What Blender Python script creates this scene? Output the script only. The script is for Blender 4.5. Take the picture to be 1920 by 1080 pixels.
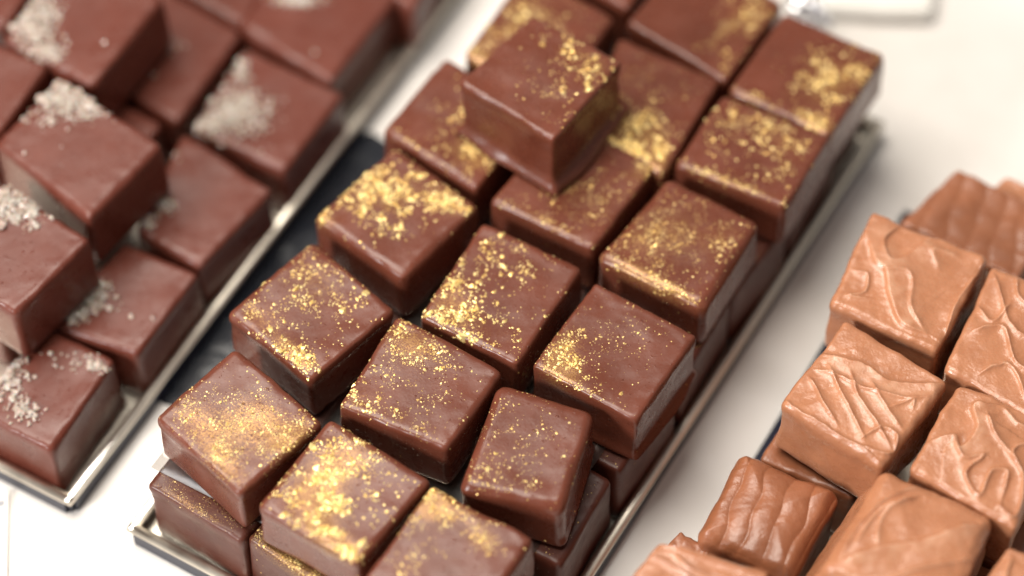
import bpy, math, random
import numpy as np
from mathutils import Vector, noise
from mathutils.bvhtree import BVHTree

K = 0.025          # one chocolate is about 25 mm wide; shapes below are written in chocolate widths
for o in list(bpy.data.objects): bpy.data.objects.remove(o)
SC = bpy.context.scene
COL = SC.collection
random.seed(7)

# ------------------------------------------------------------------ camera
F_PX, EL, ROLL, DIST = 5000.0, 0.95867, -0.005915, 23.2707
ce, se = math.cos(EL), math.sin(EL)
POS = np.array([0, -DIST*ce, DIST*se + 1.5])
FW = np.array([0, ce, -se]); RT = np.array([1.0, 0, 0]); UP = np.cross(RT, FW)
cr, sr = math.cos(ROLL), math.sin(ROLL)
R2 = cr*RT + sr*UP; U2 = -sr*RT + cr*UP
cd = bpy.data.cameras.new('camera'); cam = bpy.data.objects.new('camera', cd); COL.objects.link(cam)
from mathutils import Matrix
M = Matrix(((R2[0], U2[0], -FW[0], POS[0]*K), (R2[1], U2[1], -FW[1], POS[1]*K), (R2[2], U2[2], -FW[2], POS[2]*K), (0, 0, 0, 1)))
cam.matrix_world = M
cd.sensor_width = 36; cd.lens = F_PX*36/1920; cd.clip_start = 0.01; cd.clip_end = 50
cd.dof.use_dof = True; cd.dof.focus_distance = 22.75*K; cd.dof.aperture_fstop = 3.6; cd.dof.aperture_blades = 8
SC.camera = cam

# ------------------------------------------------------------------ light
w = bpy.data.worlds.new('World'); SC.world = w; w.use_nodes = True
nt = w.node_tree; bg = nt.nodes['Background']
bg.inputs[0].default_value = (1.0, 0.94, 0.88, 1); bg.inputs[1].default_value = 0.27
def area(name, loc, target, size, power, color, sy=None):
    l = bpy.data.lights.new(name, 'AREA'); l.energy = power; l.color = color; l.size = size*K
    if sy: l.shape = 'RECTANGLE'; l.size_y = sy*K
    o = bpy.data.objects.new(name, l); COL.objects.link(o)
    o.location = Vector(loc)*K
    o.rotation_euler = (Vector(target)-Vector(loc)).to_track_quat('-Z', 'Y').to_euler()
    return o
area('window_light', (-25, -17, 17), (-1, 0, 0), 8, 7.0, (1.0, 0.98, 0.96))
area('ceiling_light', (-9, 6, 32), (0, 0, 0), 24, 11.0, (1.0, 0.93, 0.83), 20)

SC.view_settings.view_transform = 'Standard'; SC.view_settings.look = 'None'
SC.view_settings.exposure = 0; SC.view_settings.gamma = 1; SC.view_settings.use_curve_mapping = False

# ------------------------------------------------------------------ helpers
def at(px, py, z):
    """photo pixel (1920 wide) -> point of the scene at height z"""
    d = FW + R2*(px-960)/F_PX - U2*(py-540)/F_PX
    t = (z-POS[2])/d[2]
    p = POS + d*t
    return np.array([p[0], p[1]])

def obj(name, V, Fc, mat, parent=None, origin=None, attr=None, smooth=True):
    og = np.array(origin if origin is not None else (0, 0, 0), float)
    V = np.asarray(V, float)
    me = bpy.data.meshes.new(name)
    me.from_pydata([tuple(v) for v in ((V-og)*K)], [], Fc)
    me.materials.append(mat)
    if smooth: me.polygons.foreach_set('use_smooth', [True]*len(me.polygons))
    if attr is not None:
        a = me.attributes.new('dust', 'FLOAT', 'POINT'); a.data.foreach_set('value', [float(x) for x in attr])  # gold dust on the cubes; painted highlight mask on the fudge ridges
    me.update()
    o = bpy.data.objects.new(name, me); COL.objects.link(o)
    if parent is not None:
        o.parent = parent
    else:
        o.location = Vector(og)*K
    return o

def thing(name, loc, label, cat, group=None):
    o = bpy.data.objects.new(name, None); COL.objects.link(o); o.empty_display_size = 0.004
    o.location = Vector(loc)*K
    tag(o, label, cat, group); return o
def tag(o, label=None, cat=None, group=None, kind=None):
    if label: o['label'] = label
    if cat: o['category'] = cat
    if group: o['group'] = group
    if kind: o['kind'] = kind
    return o

class N:
    def __init__(s, name):
        s.m = bpy.data.materials.new(name); s.m.use_nodes = True; s.t = s.m.node_tree
        s.b = s.t.nodes['Principled BSDF']; s.out = s.t.nodes['Material Output']
    def n(s, typ, **kw):
        x = s.t.nodes.new(typ)
        for k, v in kw.items():
            if k in ('props',):
                for a, b in v.items(): setattr(x, a, b)
            else: x.inputs[k.replace('_', ' ')].default_value = v
        return x
    def l(s, a, b): s.t.links.new(a, b)
    def set(s, **kw):
        for k, v in kw.items(): s.b.inputs[k.replace('_', ' ')].default_value = v
    def coord(s):
        if not hasattr(s, '_c'): s._c = s.n('ShaderNodeTexCoord').outputs['Object']
        return s._c
    def noise(s, scale, detail=3, rough=.5):
        x = s.n('ShaderNodeTexNoise', Scale=scale/K, Detail=detail, Roughness=rough); s.l(s.coord(), x.inputs['Vector']); return x.outputs['Fac']
    def ramp(s, fac, pts):
        x = s.n('ShaderNodeValToRGB'); e = x.color_ramp.elements
        while len(e) < len(pts): e.new(.5)
        for i, (p, c) in enumerate(pts):
            e[i].position = p; e[i].color = (*c, 1) if not isinstance(c, (int, float)) else (c, c, c, 1)
        s.l(fac, x.inputs[0]); return x.outputs[0]
    def mul(s, a, b, op='MULTIPLY'):
        x = s.n('ShaderNodeMath', props=dict(operation=op))
        for i, q in enumerate((a, b)):
            if isinstance(q, (int, float)): x.inputs[i].default_value = q
            else: s.l(q, x.inputs[i])
        return x.outputs[0]
    def bump(s, h, dist, strength=1.0, prev=None):
        x = s.n('ShaderNodeBump', Strength=strength, Distance=dist*K); s.l(h, x.inputs['Height'])
        if prev: s.l(prev, x.inputs['Normal'])
        s.l(x.outputs[0], s.b.inputs['Normal']); return x.outputs[0]

# ------------------------------------------------------------------ materials
def mat_choc(name, c1, c2, rough, dust=True):
    m = N(name)
    col = m.ramp(m.noise(2.2, 4, .6), [(.3, c1), (.75, c2)])
    m.set(Specular_IOR_Level=.37, Subsurface_Weight=.06, Subsurface_Scale=.05*K)
    m.b.inputs['Subsurface Radius'].default_value = (1, .4, .25)
    rg = m.ramp(m.noise(5, 4, .65), [(.3, rough-.06), (.7, rough+.10)])
    m.l(rg, m.b.inputs['Roughness'])
    if dust:
        at_ = m.n('ShaderNodeAttribute', props=dict(attribute_name='dust')).outputs['Fac']
        nz = m.noise(110, 3, .7)
        lim = m.n('ShaderNodeMapRange'); m.l(at_, lim.inputs[0]); lim.inputs[1].default_value = 0; lim.inputs[2].default_value = 1
        lim.inputs[3].default_value = .70; lim.inputs[4].default_value = .44
        d = m.mul(m.mul(nz, lim.outputs[0], 'SUBTRACT'), 9.0)
        cl = m.n('ShaderNodeClamp'); m.l(d, cl.inputs[0])
        fac = m.mul(cl.outputs[0], .38)
        mx = m.n('ShaderNodeMix', props=dict(data_type='RGBA')); m.l(fac, mx.inputs[0]); m.l(col, mx.inputs[6]); mx.inputs[7].default_value = (.75, .46, .14, 1)
        m.l(mx.outputs[2], m.b.inputs['Base Color']); m.l(fac, m.b.inputs['Metallic'])
    else: m.l(col, m.b.inputs['Base Color'])
    b = m.bump(m.noise(3.0, 2, .5), .007)
    b = m.bump(m.ramp(m.noise(22, 2, .5), [(.66, 0.0), (.74, 1.0)]), .004, prev=b)
    m.bump(m.noise(38, 2, .5), .0007, prev=b)
    return m.m
M_CHOC = mat_choc('gold_dusted_dark_chocolate', (.108, .029, .016), (.150, .042, .024), .26)
M_CHOCL = mat_choc('smooth_dark_chocolate', (.108, .027, .017), (.138, .037, .024), .29, False)
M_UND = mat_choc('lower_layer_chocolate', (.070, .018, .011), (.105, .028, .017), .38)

def mat_fudge(name, c1, c2, rough):
    m = N(name)
    col = m.ramp(m.noise(3.0, 5, .6), [(.3, c1), (.7, c2)])
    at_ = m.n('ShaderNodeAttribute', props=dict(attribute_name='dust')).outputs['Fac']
    mx = m.n('ShaderNodeMix', props=dict(data_type='RGBA')); m.l(m.mul(at_, .55), mx.inputs[0]); m.l(col, mx.inputs[6]); mx.inputs[7].default_value = (.66, .40, .27, 1)  # paler colour painted along ridge crests as thin highlight lines
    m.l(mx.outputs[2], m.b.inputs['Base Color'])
    m.set(Specular_IOR_Level=.6, Subsurface_Weight=.12, Subsurface_Scale=.06*K)
    m.b.inputs['Subsurface Radius'].default_value = (1, .5, .3)
    m.l(m.ramp(m.noise(7, 4, .6), [(.3, rough-.06), (.7, rough+.12)]), m.b.inputs['Roughness'])
    b = m.bump(m.noise(4, 3, .5), .014)
    b = m.bump(m.noise(20, 4, .6), .0025, prev=b)
    m.bump(m.noise(40, 3, .6), .0018, prev=b)
    return m.m
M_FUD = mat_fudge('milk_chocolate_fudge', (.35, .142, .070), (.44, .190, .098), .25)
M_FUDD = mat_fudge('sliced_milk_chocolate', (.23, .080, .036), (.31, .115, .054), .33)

m = N('gold_flakes'); m.set(Metallic=.6, Roughness=.42)
m.l(m.ramp(m.noise(14, 2), [(.35, (.82, .54, .17)), (.65, (.96, .76, .34))]), m.b.inputs['Base Color']); M_GOLD = m.m
m = N('salt_crystals'); m.set(Roughness=.15, Transmission_Weight=.35, IOR=1.5, Subsurface_Weight=.3, Subsurface_Scale=.04*K)
m.l(m.ramp(m.noise(12, 2), [(.3, (.62, .46, .38)), (.7, (.82, .70, .62))]), m.b.inputs['Base Color']); M_SALT = m.m
m = N('polished_steel'); m.set(Metallic=1.0, Base_Color=(.88, .81, .70, 1))
m.l(m.ramp(m.noise(6, 3), [(.3, .32), (.7, .45)]), m.b.inputs['Roughness']); m.bump(m.noise(3, 2), .01); M_STEEL = m.m
m = N('dark_steel'); m.set(Metallic=0.0, Base_Color=(.012, .014, .030, 1), Roughness=.35); M_DSTEEL = m.m
m = N('white_counter'); m.set(Roughness=.30, Specular_IOR_Level=.5)
m.l(m.ramp(m.noise(.35, 5, .6), [(.25, (.66, .62, .58)), (.5, (.76, .73, .70)), (.75, (.82, .80, .79))]), m.b.inputs['Base Color'])
m.bump(m.noise(1.2, 3), .006); M_TABLE = m.m
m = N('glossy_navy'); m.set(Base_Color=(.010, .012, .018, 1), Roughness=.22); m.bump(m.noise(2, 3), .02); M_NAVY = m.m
m = N('white_card'); m.set(Base_Color=(.80, .77, .72, 1), Roughness=.6); m.bump(m.noise(30, 3), .002); M_CARD = m.m
m = N('grey_ink'); m.set(Base_Color=(.30, .30, .32, 1), Roughness=.6); M_INK = m.m
m = N('white_porcelain'); m.set(Base_Color=(.84, .82, .78, 1), Roughness=.25); m.bump(m.noise(2, 3), .01); M_PORC = m.m
m = N('silver_foil'); m.set(Metallic=1.0, Base_Color=(.92, .93, .97, 1), Roughness=.10); M_FOIL = m.m
# clear film: mostly see-through with a glossy skin
m = N('clear_film'); t = m.t
tr = m.n('ShaderNodeBsdfTransparent'); tr.inputs[0].default_value = (.93, .91, .89, 1)
gl = m.n('ShaderNodeBsdfGlossy', Roughness=.30); gl.inputs[0].default_value = (1, 1, 1, 1)
fr = m.n('ShaderNodeFresnel', IOR=1.55)
bmp = m.n('ShaderNodeBump', Strength=1.0, Distance=.02*K); m.l(m.noise(1.6, 3), bmp.inputs['Height'])
m.l(bmp.outputs[0], gl.inputs['Normal']); m.l(bmp.outputs[0], fr.inputs['Normal'])
mx = m.n('ShaderNodeMixShader'); m.l(m.mul(fr.outputs[0], .45), mx.inputs[0]); m.l(tr.outputs[0], mx.inputs[1]); m.l(gl.outputs[0], mx.inputs[2])
m.l(mx.outputs[0], m.out.inputs['Surface']); M_FILM = m.m

# ------------------------------------------------------------------ rounded block of chocolate
def spacing(n):
    # denser near the edges
    t = np.linspace(-1, 1, n); return np.sign(t)*(1-(1-np.abs(t))**1.55)
_cache = {}
def cube_grid(n, nz):
    if (n, nz) in _cache: return _cache[(n, nz)]
    S, Z = spacing(n), spacing(nz)
    idx = {}; V = []; Fc = []
    def vid(p):
        k = (round(p[0], 6), round(p[1], 6), round(p[2], 6))
        if k not in idx: idx[k] = len(V); V.append(p)
        return idx[k]
    def face(A, B, f, flip):
        g = [[vid(f(a, b)) for b in B] for a in A]
        for i in range(len(A)-1):
            for j in range(len(B)-1):
                q = (g[i][j], g[i+1][j], g[i+1][j+1], g[i][j+1])
                Fc.append(q[::-1] if flip else q)
    face(S, S, lambda a, b: (a, b, 1.), False); face(S, S, lambda a, b: (a, b, -1.), True)
    face(S, Z, lambda a, b: (a, -1., b), False); face(S, Z, lambda a, b: (a, 1., b), True)
    face(S, Z, lambda a, b: (-1., a, b), True); face(S, Z, lambda a, b: (1., a, b), False)
    _cache[(n, nz)] = (np.array(V), Fc); return _cache[(n, nz)]

def sq(quad, z, grow=.0):
    """pixel quad L,T,R,B -> four points (x,y) in the order L,T,R,B"""
    zz = z if isinstance(z, (list, tuple)) else [z]*4
    grow += .02
    P = np.array([at(*q, h) for q, h in zip(quad, zz)])
    c = P.mean(0); return c+(P-c)*(1+grow)

def vnoise(P, s, seed):
    return np.array([noise.noise(Vector((p[0]*s+seed*3.1, p[1]*s-seed*1.7, p[2]*s+seed*.77))) for p in P])

def block(P, z, H, seed, r=.055, flare=.03, lip=0, foot=0, n=40, nz=14, wob=.012, dome=0, crown=None, sag=.006, shear=(0, 0)):
    zz = np.array(z if isinstance(z, (list, tuple)) else [z]*4, float)
    G, Fc = cube_grid(n, nz)
    h = np.array([.5, .5, H/2]); p = G*h
    rn = r*(1+.45*vnoise(G, 1.3, seed+5))
    rr = rn[:, None]
    q = np.clip(p, -(h-rr), h-rr); d = p-q; ln = np.linalg.norm(d, axis=1, keepdims=True)
    nrm = d/np.maximum(ln, 1e-9); p = q+rr*nrm
    depth = H/2-p[:, 2]                     # distance below the top
    side = np.clip(np.maximum(np.abs(p[:, 0]), np.abs(p[:, 1]))/.5, 0, 1)**4
    out = p[:, :2]/(np.linalg.norm(p[:, :2], axis=1, keepdims=True)+1e-9)
    f = 1+flare*depth/H
    p[:, :2] *= f[:, None]
    nb = vnoise(p, 1.8, seed); nb2 = vnoise(p, 5.5, seed+9)
    p[:, :2] += out*((nb*wob*1.3+nb2*wob*.45)*side)[:, None]
    top = np.clip(nrm[:, 2], 0, 1)
    p[:, 2] += top*(nb*wob*.8+nb2*wob*.25)
    eg = np.exp(-((depth-.02)/.05)**2)*side; p += nrm*(eg*.0075*vnoise(p, 13, seed+21))[:, None]
    e2 = 1-np.maximum(np.abs(G[:, 0]), np.abs(G[:, 1]))**2
    p[:, 2] += top*(dome*e2 - sag*e2)
    if lip:
        wav = .13+.05*vnoise(p*np.array([1, 1, 0]), 2.3, seed+2)+.02*vnoise(p*np.array([1, 1, 0]), 8, seed+3)
        st = 1/(1+np.exp(-(depth-wav)/.010))
        p[:, :2] -= out*(lip*side*st)[:, None]
    if foot:
        fw = foot*(1+.9*vnoise(p*np.array([1, 1, 0]), 2.0, seed+4))
        st = np.exp(-((H-depth)/.055)**2)
        p[:, :2] += out*(fw*side*st)[:, None]
    uv = p[:, :2]+.5
    if crown is not None: p[:, 2] += crown(uv, np.clip(nrm[:, 2], 0, 1)**.5, seed)
    L, T, R, B = P
    u, v = uv[:, 0], uv[:, 1]
    XY = (L*((1-u)*(1-v))[:, None]+B*(u*(1-v))[:, None]+T*((1-u)*v)[:, None]+R*(u*v)[:, None])
    zt = zz[0]*(1-u)*(1-v)+zz[3]*u*(1-v)+zz[1]*(1-u)*v+zz[2]*u*v
    XY = XY + np.array(shear)[None, :]*(depth/H)[:, None]
    Z = zt-H/2+p[:, 2]
    return np.column_stack([XY, Z]), Fc, uv

def scatter_flakes(V, Fc, P, blobs, seed, gscale=1.0):
    """small raised gold flakes on the top of a piece"""
    rnd = random.Random(seed*13+1); gscale = gscale*(.62 if seed >= 12 else .80); bvh = BVHTree.FromPolygons([tuple(v) for v in V], Fc)
    L, T, R, B = P; W = []; FF = []
    zt = V[:, 2].max()+.5
    for (a, b, sa, sb, cnt, size) in blobs:
        k = 0; tries = 0
        cnt = int(cnt*1.35); ww = 0
        while k < cnt and tries < cnt*6:
            tries += 1
            u = rnd.gauss(a, sa); v = rnd.gauss(b, sb)
            if not (-.02 < u < 1.03 and -.04 < v < 1.02): continue
            cl = noise.noise(Vector((u*7+seed, v*7-seed, .3)))+.5*noise.noise(Vector((u*19+seed, v*19, 2.3)))
            if rnd.random() > .5+1.6*cl: continue
            q = L*(1-u)*(1-v)+B*u*(1-v)+T*(1-u)*v+R*u*v
            hit, nr, _, _ = bvh.ray_cast(Vector((q[0], q[1], zt)), Vector((0, 0, -1)))
            if hit is None: continue
            k += 1
            s = size*gscale*math.exp(rnd.gauss(-.42, .55))
            nr = (nr+Vector((rnd.gauss(0, .28), rnd.gauss(0, .28), 0))).normalized()
            t1 = nr.orthogonal().normalized(); t2 = nr.cross(t1)
            c = len(W); kk = rnd.choice((4, 5, 6)); ph = rnd.random()*6.28
            W.append(tuple(hit+nr*s*.45))
            for i in range(kk):
                an = ph+i*6.283/kk; rad = s*rnd.uniform(.4, 1.4)
                W.append(tuple(hit+(t1*math.cos(an)+t2*math.sin(an))*rad-nr*s*.1))
            for i in range(kk): FF.append((c, c+1+i, c+1+(i+1) % kk))
    return W, FF

def dust_field(uv, V, blobs):
    d = np.zeros(len(uv))
    for (a, b, sa, sb, cnt, size) in blobs:
        dens = cnt/(sa*sb*6.28)/2600.0
        d += min(dens, 1.2)*np.exp(-((uv[:, 0]-a)/(sa*1.1))**2/2-((uv[:, 1]-b)/(sb*1.1))**2/2)
    return np.clip(d, 0, 1)*(V[:, 2] > V[:, 2].max()-.16)

# grain: one rough little crystal
ICO_V = None
def ico():
    t = (1+5**.5)/2
    v = [(-1, t, 0), (1, t, 0), (-1, -t, 0), (1, -t, 0), (0, -1, t), (0, 1, t), (0, -1, -t), (0, 1, -t), (t, 0, -1), (t, 0, 1), (-t, 0, -1), (-t, 0, 1)]
    f = [(0, 11, 5), (0, 5, 1), (0, 1, 7), (0, 7, 10), (0, 10, 11), (1, 5, 9), (5, 11, 4), (11, 10, 2), (10, 7, 6), (7, 1, 8), (3, 9, 4), (3, 4, 2), (3, 2, 6), (3, 6, 8), (3, 8, 9), (4, 9, 5), (2, 4, 11), (6, 2, 10), (8, 6, 7), (9, 8, 1)]
    v = np.array(v)/np.linalg.norm(v[0]); return v, f
IV, IF = ico()
def scatter_salt(V, Fc, z, blobs, seed):
    """blobs: px, py, radius x, radius y (pixels), count, heap height"""
    rnd = random.Random(seed*7+3); bvh = BVHTree.FromPolygons([tuple(v) for v in V], Fc)
    W = []; FF = []
    for (px, py, rx, ry, cnt, hp) in blobs:
        for k in range(int(cnt*1.7) if cnt > 4 else cnt):
            g1, g2 = rnd.gauss(0, .5), rnd.gauss(0, .5)
            q = at(px+g1*rx, py+g2*ry, z)
            hit, nr, _, _ = bvh.ray_cast(Vector((q[0], q[1], z+1)), Vector((0, 0, -1)))
            if hit is None or hit.z < z-.12: continue
            s = .0125*math.exp(rnd.gauss(0, .38))
            hh = .5*hp*math.exp(-(g1*g1+g2*g2)*1.4)*rnd.random()
            c = len(W); a = rnd.random()*6.28; ca, sa = math.cos(a), math.sin(a)
            sc = (s*rnd.uniform(.7, 1.3), s*rnd.uniform(.7, 1.3), s*rnd.uniform(.6, 1.1))
            for v in IV:
                x, y, zz = v[0]*sc[0]*rnd.uniform(.85, 1.15), v[1]*sc[1], v[2]*sc[2]
                W.append((hit.x+x*ca-y*sa, hit.y+x*sa+y*ca, hit.z+s*.4+hh+zz))
            FF += [tuple(c+i for i in f) for f in IF]
    return W, FF

# ------------------------------------------------------------------ setting
def box(x0, x1, y0, y1, z0, z1):
    V = [(x, y, z) for z in (z0, z1) for y in (y0, y1) for x in (x0, x1)]
    return V, [(0, 2, 3, 1), (4, 5, 7, 6), (0, 1, 5, 4), (2, 6, 7, 3), (0, 4, 6, 2), (1, 3, 7, 5)]
def prism(pts, z0, z1):
    n = len(pts); V = [(p[0], p[1], z0) for p in pts]+[(p[0], p[1], z1) for p in pts]
    return V, [tuple(range(n))[::-1], tuple(range(n, 2*n))]+[(i, (i+1) % n, n+(i+1) % n, n+i) for i in range(n)]
V, Fc = box(-60, 60, -40, 90, -1, 0)
tag(obj('counter_top', V, Fc, M_TABLE, smooth=False), kind='structure')

# trays: low metal dish given by a corner, the direction of its long side, and its two lengths
def tray(corner, ang, length, width, z1, label, side=1, rim_mat=None):
    u = np.array([math.cos(ang), math.sin(ang)]); v = np.array([u[1], -u[0]])*side
    P = lambda a, b: corner+u*a+v*b
    c = P(length/2, width/2)
    t = thing('metal_tray', (c[0], c[1], 0), label, 'tray', 'metal trays of chocolates')
    og = (c[0], c[1], 0)
    def rect(a0, a1, b0, b1): 
        r = [P(a0, b0), P(a1, b0), P(a1, b1), P(a0, b1)]
        return r if side < 0 else r[::-1]
    V, Fc = prism(rect(.03, length-.03, .03, width-.03), .012, .045); obj('base', V, Fc, M_STEEL, t, og, smooth=False)
    for (a0, a1, b0, b1) in ((0, .028, .04, width-.04), (length-.028, length, .04, width-.04), (.04, length-.04, 0, .028), (.04, length-.04, width-.028, width)):
        ox0, ox1, oy0, oy1 = (-.034 if a0 == 0 else 0), (.034 if a1 == length else 0), (-.034 if b0 == 0 else 0), (.034 if b1 == width else 0)
        V, Fc = prism(rect(a0+ox0, a1+ox1, b0+oy0, b1+oy1), .004, z1-.012); obj('wall', V, Fc, M_DSTEEL, t, og, smooth=False)
        ra, rb = (P((a0+a1)/2, 0), P((a0+a1)/2, width)) if a1-a0 < 1 else (P(0, (b0+b1)/2), P(length, (b0+b1)/2))
        dd = (rb-ra)/np.linalg.norm(rb-ra); nn = np.array([-dd[1], dd[0]]); kk = 12; V = []; Fc = []
        for e in (ra-dd*.02, rb+dd*.02):
            for i in range(kk):
                an = i*2*math.pi/kk; q = e+nn*math.cos(an)*.052; V.append((q[0], q[1], z1-.01+math.sin(an)*.036))
        Fc = [(i, kk+i, kk+(i+1) % kk, (i+1) % kk) for i in range(kk)]+[tuple(range(kk)), tuple(range(kk, 2*kk))[::-1]]
        obj('rim', V, Fc, rim_mat or M_STEEL, t, og)
    for a in (.02, length-.02):
        for b in (.02, width-.02):
            k = 10; ring = [P(a, b)+.026*np.array([math.cos(i*6.283/k), math.sin(i*6.283/k)]) for i in range(k)]
            V, Fc = prism(ring, .002, z1-.01); obj('corner_post', V, Fc, M_DSTEEL, t, og)
    return t
CT_A = math.radians(59.3)
C0 = at(245, 990, .2)
tray(C0, CT_A, 7.40, 3.70, .2, 'shiny steel tray in the middle holding the gold dusted chocolates')
cu = np.array([math.cos(CT_A), math.sin(CT_A)]); cv = np.array([cu[1], -cu[0]])
LA = math.radians(60.4)
LC = at(130, 940, .2)
tray(LC, LA, 9.2, 3.6, .2, 'shiny steel tray at the left holding the salt topped chocolates', -1)
RC = at(1300, 1060, .1)
RA = math.atan2(*(at(1700, 400, .1)-at(1300, 1060, .1))[::-1])
ru = np.array([math.cos(RA), math.sin(RA)])
tray(RC-ru*2.2, RA, 6.6, 4.2, .10, 'low tray at the right holding the swirled milk chocolate fudge', rim_mat=M_DSTEEL)

# dark glossy strip on the counter between the two trays
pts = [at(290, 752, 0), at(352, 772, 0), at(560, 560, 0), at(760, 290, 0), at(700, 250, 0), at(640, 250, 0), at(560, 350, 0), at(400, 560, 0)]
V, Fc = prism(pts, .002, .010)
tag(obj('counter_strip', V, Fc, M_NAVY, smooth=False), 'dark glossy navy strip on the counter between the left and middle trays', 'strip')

# ------------------------------------------------------------------ gold dusted chocolates
GG = 'gold dusted chocolates piled in the middle tray'
def chocolate(quad, z, seed, label, blobs=(), H=.60, mat=None, group=GG, name='chocolate_cube', salt=None, gs=1.0, P=None, **kw):
    if P is None: P = sq(quad, z, .03)
    m_ = mat or M_CHOC
    V, Fc, uv = block(P, z, H, seed, **kw)
    c = P.mean(0); zb = V[:, 2].min()
    t = thing(name, (c[0], c[1], zb), label, 'chocolate', group); og = (c[0], c[1], zb)
    obj('coating', V, Fc, m_, t, og, dust_field(uv, V, blobs) if blobs else np.zeros(len(V)))
    if blobs:
        W, FF = scatter_flakes(V, Fc, P, blobs, seed, gs)
        if W: tag(obj('gold_dust', W, FF, M_GOLD, t, og, smooth=False), kind='stuff')
    if salt:
        W, FF = scatter_salt(V, Fc, z, salt, seed)
        if W: tag(obj('salt_grains', W, FF, M_SALT, t, og, smooth=False), kind='stuff')
    return t
ZT = 1.5
B_ = 'dark chocolate cube '
chocolate([(296,782),(441,656),(599,790),(449,922)], ZT, 1, 'cube with fine gold shimmer at the front left corner of the middle tray',
  [(.35,.25,.3,.13,520,.0085),(.65,.62,.2,.16,500,.009),(.92,.72,.07,.15,160,.011),(.75,.1,.2,.07,160,.009),(.4,.6,.3,.25,200,.007)], lip=.02, r=.055)
chocolate([(487,946),(619,787),(801,900),(670,1053)], ZT, 2, 'front chocolate cube most heavily covered in bright gold flakes all over its top',
  [(.30,.60,.16,.28,720,.0155),(.45,.25,.22,.16,380,.016),(.75,.08,.18,.07,260,.016),(.7,.5,.2,.2,30,.028),(.55,.85,.2,.1,90,.012)], lip=.015, r=.06)
chocolate([(431,586),(585,455),(735,580),(583,707)], ZT, 3, 'gold speckled cube at the left edge directly behind the fine shimmer corner cube',
  [(.30,.72,.24,.18,420,.012),(.72,.10,.17,.06,220,.018),(.4,.3,.3,.2,160,.011),(.85,.8,.1,.1,14,.022),(.2,.15,.15,.08,120,.012)], lip=.02)
chocolate([(640,758),(747,594),(938,696),(836,838)], ZT, 4, 'cube in the middle of the front half with fine gold speckles along its back edge',
  [(.25,.82,.2,.12,330,.012),(.25,.5,.25,.2,230,.010),(.1,.12,.1,.1,80,.016),(.5,.1,.3,.06,110,.010),(.6,.5,.3,.3,90,.009)])
chocolate([(867,911),(937,721),(1112,771),(1054,952)], ZT, 5, 'smaller turned cube with sparse tiny gold dots, near the front right',
  [(.2,.5,.2,.3,170,.010),(.5,.5,.3,.3,130,.009),(.3,.15,.3,.1,90,.010)], r=.095, foot=.075, lip=.012)
chocolate([(1004,683),(1118,535),(1299,631),(1192,783)], ZT, 6, 'cube at the right edge with a small gold patch on its left corner',
  [(.13,.25,.09,.16,230,.013),(.28,.12,.1,.08,130,.015),(.35,.6,.28,.28,240,.008),(.5,.04,.3,.03,60,.009)], foot=.06, r=.04, lip=.012)
chocolate([(793,590),(905,420),(1086,503),(969,678)], ZT, 7, 'central cube with coarse bright gold flakes over its left corner and back edge',
  [(.15,.22,.14,.15,260,.020),(.4,.12,.16,.10,150,.019),(.45,.80,.28,.12,140,.016),(.6,.5,.2,.25,70,.016),(.15,.6,.1,.15,50,.016),(.8,.2,.12,.1,60,.013)])
chocolate([(1127,480),(1255,332),(1420,415),(1319,573)], ZT, 8, 'rounded cube at the right edge with an even veil of fine gold shimmer',
  [(.4,.5,.25,.26,760,.0075),(.55,.04,.28,.04,230,.010),(.8,.7,.1,.2,140,.009),(.15,.3,.15,.2,160,.008)], r=.085, wob=.016)
chocolate([(593,405),(740,275),(893,385),(755,520)], ZT, 9, 'cube at the left edge with thick gold patches and a bare shiny front corner',
  [(.35,.62,.2,.16,420,.020),(.12,.35,.12,.2,230,.018),(.75,.85,.16,.08,230,.017),(.55,.35,.15,.12,60,.018),(.1,.05,.08,.05,40,.014)], r=.085, sag=.012)
P10 = [(925,375),(1050,222),(1225,310),(1110,462)]
chocolate(P10, ZT, 10, 'cube partly under the raised chocolate, in front of it, with a thin gold haze',
  [(.5,.45,.22,.2,380,.008),(.92,.88,.08,.1,110,.010),(.5,.05,.3,.04,130,.008),(.85,.4,.1,.2,120,.009)], foot=.03)
chocolate([(869,153),(1001,34),(1159,117),(1037,257)], 2.22, 11, 'single raised chocolate cube sitting on top of the other gold dusted cubes',
  [(.55,.88,.16,.08,120,.014),(.85,.82,.10,.10,110,.017),(.7,.5,.14,.16,100,.012),(.3,.75,.04,.03,6,.018),(.8,.25,.15,.12,40,.008),(.4,.5,.2,.2,24,.008)], H=.70, r=.04, foot=.12, lip=.014, wob=.022)
chocolate([(1270,306),(1358,181),(1553,255),(1469,384)], ZT, 12, 'second cube from the back on the right edge, with big scattered gold specks',
  [(.35,.80,.28,.12,280,.017),(.70,.70,.12,.15,120,.016),(.4,.4,.22,.16,80,.019),(.5,.05,.3,.04,170,.013),(.85,.4,.1,.2,110,.010)])
chocolate([(1372,167),(1474,23),(1655,102),(1553,250)], ZT, 13, 'rearmost cube on the right edge with a large orange gold patch on its right half',
  [(.72,.42,.16,.2,440,.017),(.85,.7,.12,.15,170,.016),(.85,.06,.12,.05,180,.014),(.2,.03,.15,.03,60,.012),(.5,.6,.06,.06,30,.018)])
chocolate([(1182,42),(1290,-95),(1465,5),(1358,148)], ZT, 14, 'back row cube with a soft gold streak down its right side',
  [(.72,.6,.08,.25,230,.013),(.9,.75,.08,.2,190,.012),(.9,.2,.05,.1,40,.014)])
chocolate([(1092,243),(1163,75),(1345,150),(1243,324)], ZT, 15, 'cube right of the raised chocolate with a dense bright gold patch at its front corner',
  [(.55,.22,.22,.14,620,.020),(.72,.08,.2,.07,320,.019),(.4,.55,.25,.2,160,.010),(.6,.8,.3,.12,90,.008)], r=.06)
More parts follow.
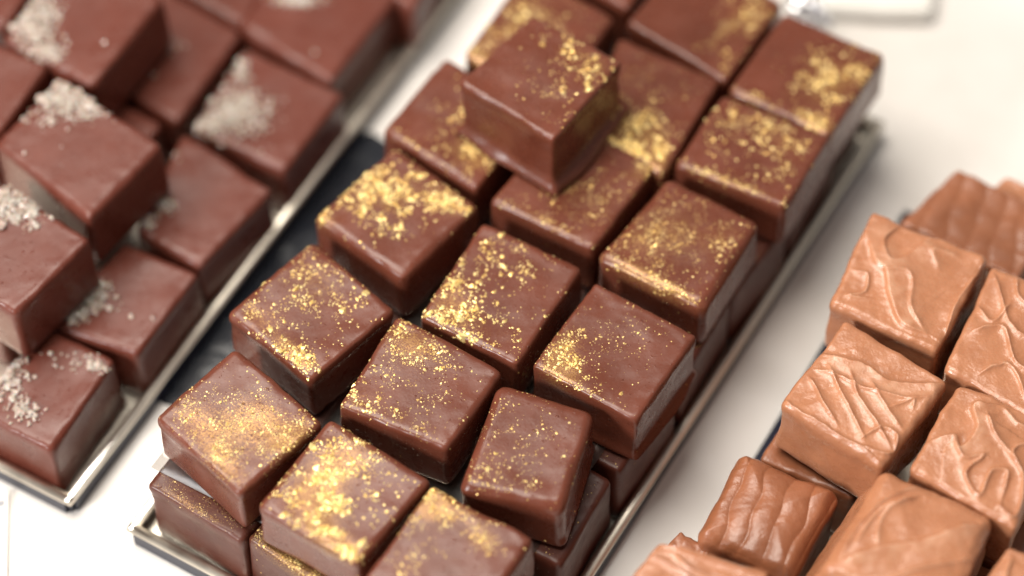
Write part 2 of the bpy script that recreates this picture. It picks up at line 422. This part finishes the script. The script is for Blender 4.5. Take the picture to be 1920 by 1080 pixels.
chocolate([(723,242),(838,111),(1002,215),(892,350)], ZT, 16, 'cube left of the raised chocolate and half hidden by it, gold on its right side',
  [(.58,.72,.13,.16,420,.016),(.80,.30,.13,.12,330,.017),(.5,.3,.2,.15,120,.010),(.3,.05,.2,.03,60,.010)], foot=.03)
chocolate([(876,100),(990,-52),(1148,34),(1032,190)], ZT, 17, 'back row cube behind the raised chocolate with a soft golden haze on its left half',
  [(.2,.5,.2,.3,600,.013),(.55,.6,.2,.3,330,.010),(.15,.05,.15,.05,120,.010)])
chocolate([(1020,-78),(1110,-210),(1262,-115),(1176,12)], ZT, 18, 'back row cube of the middle tray showing only its plain front corner', [])
chocolate([(688,1082),(812,915),(997,1010),(880,1168)], ZT, 19, 'front cube cut by the bottom of the picture with gold flakes round its back corner',
  [(.10,.85,.12,.12,260,.015),(.45,.88,.2,.08,130,.014),(.15,.5,.16,.25,150,.012),(.65,.75,.12,.08,110,.013),(.3,.3,.1,.1,40,.020)])
# lower layer of the middle tray, most of it hidden under the upper one
LOW = 'lower layer chocolates under the clear film'
def low_at(a, b, seed, label, blobs=(), rot=0, size=1.0, **kw):
    c = C0+cu*a+cv*b; s = size/2
    ca, sa = math.cos(rot), math.sin(rot); U = cu*ca+cv*sa; Vv = cv*ca-cu*sa
    P = np.array([c-U*s-Vv*s, c+U*s-Vv*s, c+U*s+Vv*s, c-U*s+Vv*s])
    return chocolate(None, .87, seed, label, blobs, H=.81, mat=M_UND, group=LOW, P=P, **kw)
HID = 'dark lower layer chocolate hidden beneath the upper cubes of the middle tray'
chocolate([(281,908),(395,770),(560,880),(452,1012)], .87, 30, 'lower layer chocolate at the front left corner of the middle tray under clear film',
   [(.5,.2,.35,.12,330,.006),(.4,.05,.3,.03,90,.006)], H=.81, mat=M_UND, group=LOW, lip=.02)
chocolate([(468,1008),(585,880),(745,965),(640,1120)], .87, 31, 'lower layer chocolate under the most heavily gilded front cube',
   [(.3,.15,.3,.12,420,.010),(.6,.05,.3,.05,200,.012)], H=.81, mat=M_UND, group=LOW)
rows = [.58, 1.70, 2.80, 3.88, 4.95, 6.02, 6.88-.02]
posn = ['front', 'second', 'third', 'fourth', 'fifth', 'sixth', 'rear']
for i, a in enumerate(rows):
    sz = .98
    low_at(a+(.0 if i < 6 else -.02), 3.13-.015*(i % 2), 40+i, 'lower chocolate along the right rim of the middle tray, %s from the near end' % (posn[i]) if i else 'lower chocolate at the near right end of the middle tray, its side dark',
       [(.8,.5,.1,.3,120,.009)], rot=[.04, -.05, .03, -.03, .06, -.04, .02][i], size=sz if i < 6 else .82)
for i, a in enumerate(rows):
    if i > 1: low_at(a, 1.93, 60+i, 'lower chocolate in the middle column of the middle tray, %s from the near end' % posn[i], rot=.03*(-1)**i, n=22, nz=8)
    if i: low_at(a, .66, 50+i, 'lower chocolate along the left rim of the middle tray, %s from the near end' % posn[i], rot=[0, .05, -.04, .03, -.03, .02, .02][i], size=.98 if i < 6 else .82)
# clear film between the layers
def sheet(name, pts, z, th, mat, label, cat, group=None, wave=.012, n=26, seed=0):
    A, Bq, Cq, D = [np.array(p) for p in pts]; V = []; Fc = []
    for lay in (0, 1):
        for i in range(n+1):
            for j in range(n+1):
                u, v = i/n, j/n; q = A*(1-u)*(1-v)+Bq*u*(1-v)+Cq*u*v+D*(1-u)*v
                e = max(abs(u-.5), abs(v-.5))*2
                V.append((q[0], q[1], z-lay*th+wave*e**6*noise.noise(Vector((q[0]*1.3, q[1]*1.3, seed)))*1.5))
    g = lambda l, i, j: l*(n+1)**2+i*(n+1)+j
    for i in range(n):
        for j in range(n):
            Fc.append((g(0, i, j), g(0, i+1, j), g(0, i+1, j+1), g(0, i, j+1))); Fc.append((g(1, i, j+1), g(1, i+1, j+1), g(1, i+1, j), g(1, i, j)))
    for i in range(n):
        Fc += [(g(0, i, 0), g(1, i, 0), g(1, i+1, 0), g(0, i+1, 0)), (g(0, i+1, n), g(1, i+1, n), g(1, i, n), g(0, i, n)),
               (g(0, 0, i+1), g(1, 0, i+1), g(1, 0, i), g(0, 0, i)), (g(0, n, i), g(1, n, i), g(1, n, i+1), g(0, n, i+1))]
    c = sum(pts)/4
    return tag(obj(name, V, Fc, mat, None, (c[0], c[1], z)), label, cat, group)
FP = lambda a, b: C0+cu*a+cv*b
sheet('clear_film', [FP(.30, .10), FP(7.0, .15), FP(7.0, 3.45), FP(.35, 3.36)][::-1], .887, .006, M_FILM, 'clear plastic film laid between the two layers of gold dusted chocolates', 'film', wave=.01, seed=3)

# ------------------------------------------------------------------ salt topped chocolates in the left tray
SG = 'salt topped chocolates in the left tray'
def salty(quad, z, seed, label, salt=None, **kw):
    return chocolate(quad, z, seed, label, H=.70, mat=M_CHOCL, group=SG, salt=salt, wob=kw.pop('wob', .007), r=kw.pop('r', .062), **kw)
salty([(-5,268),(112,152),(298,270),(165,405)], 1.5, 61, 'upper cube with a salt heap on its back corner and three single grains',
   [(125,188,62,34,330,.08),(175,205,30,20,40,.03),(46,288,1,1,1,0),(116,276,1,1,1,0),(115,311,1,1,1,0),(60,225,40,14,12,0)])
salty([(259,430),(343,252),(505,356),(375,495)], .77, 62, 'cube beside the rim with small salt clusters along its left edge',
   [(308,385,22,22,46,.03),(275,415,14,14,26,.02),(318,290,22,16,10,.01)])
salty([(363,240),(463,93),(639,176),(532,315)], .77, 63, 'cube beside the rim carrying the largest ragged white salt patch',
   [(438,212,62,46,430,.06),(452,130,16,34,60,.03),(395,235,30,16,80,.03),(500,200,30,20,16,.0)])
salty([(451,46),(585,-120),(750,-20),(618,148)], .77, 64, 'cube beside the rim cut by the picture top with one grain near its corner',
   [(560,0,46,12,150,.03),(590,97,2,2,2,.0)])
salty([(300,-45),(430,-200),(570,-120),(452,44)], .77, 65, 'left tray cube showing only its plain front corner at the picture top')
salty([(180,135),(290,-30),(447,62),(331,225)], .77, 66, 'lower cube in the shade of the taller salted cube beside it, top left',
   [(332,80,12,20,5,.0),(287,142,6,6,3,.0)])
salty([(8,72),(135,-85),(302,-5),(174,155)], 1.5, 67, 'upper cube near the top left with a long salt heap down its left edge',
   [(66,40,42,66,400,.07),(92,100,30,18,90,.03),(113,35,4,4,3,.02),(194,80,2,2,2,.02)])
salty([(-165,190),(-60,58),(86,122),(-20,270)], 1.5, 68, 'plain cube cut by the left picture edge below the long salt heap')
salty([(-150,-30),(-70,-150),(80,-62),(8,46)], 1.5, 69, 'cube at the top left corner of the picture showing only its front corner')
salty([(-125,485),(8,345),(163,448),(28,585)], 1.5, 70, 'cube cut by the left picture edge with a salt heap on its back corner',
   [(18,385,52,34,330,.07),(60,395,16,18,30,.02),(60,425,20,8,14,.0)])
salty([(99,607),(233,456),(367,514),(257,660)], .77, 71, 'cube beside the rim with a wedge of salt on its left side and loose grains',
   [(165,560,34,30,170,.04),(135,590,36,18,110,.03),(195,535,16,10,20,.02),(220,558,2,2,2,0),(245,594,3,3,3,0),(286,597,3,3,3,0)])
salty([(-45,765),(87,613),(210,677),(96,841)], .77, 72, 'front cube in the near corner of the left tray with crumbs over its sides',
   [(12,690,36,60,230,.04),(45,770,30,26,70,.02),(30,640,30,20,50,.02),(140,680,52,18,20,0),(185,688,20,12,40,.02),(95,662,3,3,3,0)], foot=.05, wob=.014)
salty([(640,-75),(728,-228),(860,-140),(775,12)], .77, 76, 'far cube of the left tray beside the rim, only its dark side showing')
salty([(-130,560),(-20,420),(110,500),(-5,600)], .77, 73, 'lower layer cube almost hidden beneath the salted cube at the left edge of the picture')
salty([(30,320),(170,170),(300,232),(165,392)], .77, 74, 'dark lower layer cube peeping out behind the cube with three single grains')
salty([(-30,165),(90,40),(215,112),(95,245)], .77, 75, 'lower layer cube under the long salt heap cube, in deep shade')

# ------------------------------------------------------------------ milk chocolate fudge in the right tray
FG = 'swirled milk chocolate fudge pieces in the right tray'
def seg_dist(uv, pts):
    """signed distance to a polyline in uv; also the nearest fraction along it"""
    best = np.full(len(uv), 9.); sign = np.ones(len(uv)); tt = np.zeros(len(uv)); n = len(pts)-1
    for i in range(n):
        a = np.array(pts[i]); b = np.array(pts[i+1]); d = b-a; L2 = d@d
        t = np.clip(((uv-a)@d)/L2, 0, 1); q = uv-(a+t[:, None]*d); dd = np.linalg.norm(q, axis=1)
        m_ = dd < best; best[m_] = dd[m_]; sign[m_] = np.sign(d[0]*q[m_, 1]-d[1]*q[m_, 0]); tt[m_] = (i+t[m_])/n
    return best*sign, tt
def smooth_line(pts, k=5):
    P = [np.array(p, float) for p in pts]; P = [2*P[0]-P[1]]+P+[2*P[-1]-P[-2]]; out = []
    for i in range(1, len(P)-2):
        for j in range(k):
            t = j/k
            out.append(.5*((2*P[i])+(-P[i-1]+P[i+1])*t+(2*P[i-1]-5*P[i]+4*P[i+1]-P[i+2])*t*t+(-P[i-1]+3*P[i]-3*P[i+1]+P[i+2])*t**3))
    out.append(P[-2]); return out
def swirl(lines, base=.012, stripe=None):
    def f(uv, top, seed):
        wx = np.array([noise.noise(Vector((u*3.0, v*3.0, seed))) for u, v in uv]); wy = np.array([noise.noise(Vector((u*3.0, v*3.0, seed+7.7))) for u, v in uv])
        fine = np.array([noise.noise(Vector((u*14, v*14, seed+3.3))) for u, v in uv])
        q = uv+np.column_stack([wx, wy])*.035+np.column_stack([fine, -fine])*.006
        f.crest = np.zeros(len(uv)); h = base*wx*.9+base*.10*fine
        aa = 2.1+.5*math.sin(seed); st = q@np.array([math.cos(aa), math.sin(aa)])
        h = h+.0018*np.array([noise.noise(Vector((a_*26+seed, b_*2.0, .5))) for a_, b_ in zip(st, q[:, 0])])
        for (pts, ht, w1, w2) in lines:
            d, t = seg_dist(q, smooth_line(pts)); tap = np.clip(np.minimum(t, 1-t)*6+.25, 0, 1)
            w = np.where(d > 0, w1, w2)*.55
            rg = tap*np.exp(-(np.abs(d)/w)**1.0); h = h+ht*.72*rg
            f.crest = np.maximum(f.crest, (rg*top)**2.2*np.clip(.55+.9*fine, 0, 1))  # mask for the highlights painted on the crests
        if stripe:
            ax, ay, fr, am = stripe
            ph = (uv[:, 0]*ax+uv[:, 1]*ay)*fr+wx*.9
            h = h+am*(np.abs(np.sin(ph))**.6)
        return h*top
    return f
def fudge(quad, z, seed, label, lines=(), mat=None, H=.68, base=.022, stripe=None, **kw):
    P = sq(quad, z, .03)
    cf = swirl(lines, base, stripe)
    V, Fc, uv = block(P, z, H, seed, n=kw.pop('n', 150), nz=18, r=kw.pop('r', .05), wob=kw.pop('wob', .028), lip=kw.pop('lip', .014), crown=cf, **kw)
    c = P.mean(0); zb = V[:, 2].min()
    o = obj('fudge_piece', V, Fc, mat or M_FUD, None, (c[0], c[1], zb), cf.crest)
    return tag(o, label, 'fudge', FG)
# u runs along the near left edge (left corner to near corner), v from the near left edge to the back
fudge([(1562,566),(1640,405),(1847,483),(1756,655)], 1.5, 81, 'fudge piece with a loose curling swirl and a bare smooth right half',
  [([(.25,.98),(.18,.78),(.32,.62),(.45,.78),(.55,.98)],.05,.02,.3),([(.05,.72),(.2,.55),(.32,.5),(.42,.3),(.6,.12),(.85,.1)],.055,.5,.022),
   ([(.3,.5),(.5,.55),(.62,.3),(.8,.12)],.03,.05,.02),([(.06,.4),(.18,.42),(.22,.25),(.12,.15),(.3,.2)],.035,.02,.03),([(.97,.1),(.95,.5),(.98,.95)],.035,.02,.04),([(.7,.7),(.6,.85),(.8,.9)],.02,.06,.06)])
fudge([(1470,756),(1585,603),(1770,717),(1652,870)], 1.5, 82, 'fudge piece with diagonal ridges and a raised wavy step near its back edge',
  [([(.02,.62),(.2,.66),(.4,.72),(.6,.72),(.85,.85),(1.0,.95)],.060,.02,.75),([(.05,.45),(.2,.5),(.45,.52),(.75,.62),(.95,.75)],.04,.03,.03),
   ([(.05,.35),(.15,.3),(.3,.2),(.5,.1)],.045,.015,.03),([(.12,.55),(.3,.4),(.5,.28),(.75,.12)],.045,.02,.04),([(.3,.6),(.5,.42),(.75,.32),(.95,.2)],.045,.02,.05),
   ([(.5,.62),(.7,.5),(.95,.4)],.035,.03,.03),([(.72,.1),(.8,.3),(.95,.32),(.98,.12),(.75,.04)],.04,.02,.02),([(.02,.06),(.3,.03),(.6,.03),(.95,.03)],.04,.02,.03),([(.75,.5),(.85,.66),(.9,.6)],.03,.02,.02)])
fudge([(1777,690),(1864,500),(2045,590),(1955,790)], 1.5, 83, 'fudge piece with crossing ridges cut by the right edge of the picture',
  [([(.05,.9),(.2,.75),(.35,.6),(.6,.55),(.9,.6)],.045,.02,.05),([(.1,.4),(.3,.55),(.55,.35),(.8,.3)],.05,.02,.04),([(.25,.95),(.4,.8),(.8,.85)],.04,.03,.03),([(.02,.6),(.2,.55),(.3,.75)],.04,.02,.03),([(.3,.1),(.5,.3),(.75,.1)],.04,.04,.02)])
fudge([(1712,878),(1798,722),(1985,800),(1902,985)], 1.5, 84, 'fudge piece with a splash shaped raised swirl on top',
  [([(.05,.35),(.2,.5),(.3,.42),(.35,.65),(.22,.85),(.4,.95)],.06,.02,.4),([(.2,.48),(.35,.35),(.5,.45),(.42,.22),(.6,.1),(.62,.35),(.75,.4),(.8,.12)],.055,.02,.04),
   ([(.35,.85),(.55,.65),(.8,.5)],.045,.03,.03),([(.8,.12),(.95,.08),(.9,.4),(.7,.6),(.9,.8)],.05,.03,.03),([(.45,.95),(.65,.85),(.9,.9)],.03,.03,.04)])
fudge([(1548,1062),(1662,884),(1862,974),(1772,1165)], 1.5, 85, 'largest fudge piece, at the picture bottom, with a leaf shaped pattern of long ridges',
  [([(.12,.10),(.28,.28),(.55,.55),(.95,.93)],.055,.025,.35),([(.1,.12),(.08,.5),(.18,.8),(.35,.98)],.05,.02,.04),([(.15,.3),(.15,.6),(.35,.9)],.04,.02,.04),([(.3,.3),(.2,.6),(.3,.85)],.03,.02,.05),([(.45,.1),(.7,.35),(.98,.62)],.045,.02,.05),([(.1,.05),(.5,.03),(.95,.1),(.98,.8)],.04,.03,.03)],
  flare=.22, r=.08, shear=(-.10, .02), dome=.05)
fudge([(1150,1130),(1240,1016),(1440,1072),(1360,1200)], 1.5, 86, 'fudge piece cut by the picture bottom, left of the leaf patterned piece',
  [([(.2,.85),(.4,.72),(.7,.7),(.95,.8)],.05,.02,.04),([(.05,.5),(.3,.6),(.5,.5),(.8,.4)],.05,.02,.05),([(.02,.75),(.25,.7),(.5,.6)],.05,.02,.03),([(.1,.95),(.5,.93),(.9,.92)],.05,.03,.03)])
fudge([(1800,1165),(1892,1024),(2080,1110),(1990,1260)], 1.5, 87, 'fudge piece showing only its back corner at the lower right of the picture',
  [([(.1,.9),(.2,.6),(.4,.5)],.05,.02,.04),([(.3,.95),(.5,.8)],.05,.02,.04)])
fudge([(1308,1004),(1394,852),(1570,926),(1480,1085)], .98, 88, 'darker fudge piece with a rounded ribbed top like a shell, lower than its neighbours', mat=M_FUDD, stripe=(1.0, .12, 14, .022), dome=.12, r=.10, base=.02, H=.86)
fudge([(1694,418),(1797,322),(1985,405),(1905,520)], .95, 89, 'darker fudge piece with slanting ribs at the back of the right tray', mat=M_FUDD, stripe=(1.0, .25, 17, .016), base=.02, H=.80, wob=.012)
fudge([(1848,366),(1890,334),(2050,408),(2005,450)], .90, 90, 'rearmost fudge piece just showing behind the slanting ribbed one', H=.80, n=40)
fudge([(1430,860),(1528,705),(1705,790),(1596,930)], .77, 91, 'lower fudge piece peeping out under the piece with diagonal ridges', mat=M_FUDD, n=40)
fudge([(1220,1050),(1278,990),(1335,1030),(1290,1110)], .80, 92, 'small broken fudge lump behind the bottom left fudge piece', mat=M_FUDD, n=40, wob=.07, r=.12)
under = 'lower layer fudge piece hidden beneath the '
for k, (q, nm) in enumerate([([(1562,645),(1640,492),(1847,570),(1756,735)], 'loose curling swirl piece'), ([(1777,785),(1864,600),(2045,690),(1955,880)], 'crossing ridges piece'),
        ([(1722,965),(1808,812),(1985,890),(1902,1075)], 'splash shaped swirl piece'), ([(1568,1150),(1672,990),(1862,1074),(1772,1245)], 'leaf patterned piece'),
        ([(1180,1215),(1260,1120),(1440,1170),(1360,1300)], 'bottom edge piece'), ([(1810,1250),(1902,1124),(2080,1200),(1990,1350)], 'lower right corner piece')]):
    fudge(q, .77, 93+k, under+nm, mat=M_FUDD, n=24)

# ------------------------------------------------------------------ small things on the counter
V, Fc = prism([at(-120, 930, 0), at(-120, 1160, 0), at(13, 1160, 0), at(17, 926, 0)], .004, .05)
cc = np.mean([v[:2] for v in V], axis=0)
t = thing('price_card', (cc[0], cc[1], 0), 'plain off white card lying at the lower left edge of the picture', 'card')
o = obj('card', V, Fc, M_CARD, t, (cc[0], cc[1], 0), smooth=False)
q = at(2, 944, .05); V, Fc = prism([q+.035*np.array([math.cos(i*.628), math.sin(i*.628)]) for i in range(10)], .051, .053)
obj('printed_spot', V, Fc, M_INK, t, (cc[0], cc[1], 0), smooth=False)
P = np.array([at(1535, 14, .2), at(1560, -170, .2), at(1765, -160, .2), at(1752, 22, .2)])
V, Fc, _ = block(P, .2, .19, 201, r=.08, n=20, nz=10, wob=.01)
c = P.mean(0); tag(obj('white_dish', V, Fc, M_PORC, None, (c[0], c[1], 0)), 'out of focus white porcelain block on the counter at the top of the picture', 'dish')
# crumpled foil behind the rear cube
q = at(1508, 40, .3)
Vn, Fn = [], []
for (dx, dy, dz, rr_) in ((-.14, 0, .45, .07), (.02, .03, .52, .09), (.12, -.06, .42, .07), (.20, -.12, .30, .06), (-.02, .1, .2, .12), (.10, .02, .1, .12)):
    U_, W_ = 14, 9; c0 = len(Vn)
    for i in range(W_+1):
        for j in range(U_):
            th = math.pi*i/W_; ph = 2*math.pi*j/U_
            d = Vector((math.sin(th)*math.cos(ph), math.sin(th)*math.sin(ph), math.cos(th)))
            k = rr_*(1+.5*noise.noise(d*3+Vector((dx*9, dy, 5))))
            Vn.append((q[0]+dx+d.x*k, q[1]+dy+d.y*k, .26+dz*.6+d.z*k))
    for i in range(W_):
        for j in range(U_): Fn.append((c0+i*U_+j, c0+(i+1)*U_+j, c0+(i+1)*U_+(j+1) % U_, c0+i*U_+(j+1) % U_))
tag(obj('foil_scrap', Vn, Fn, M_FOIL, None, (q[0], q[1], 0), smooth=False), 'blurred shiny silver scrap behind the rearmost gold dusted cube', 'foil')
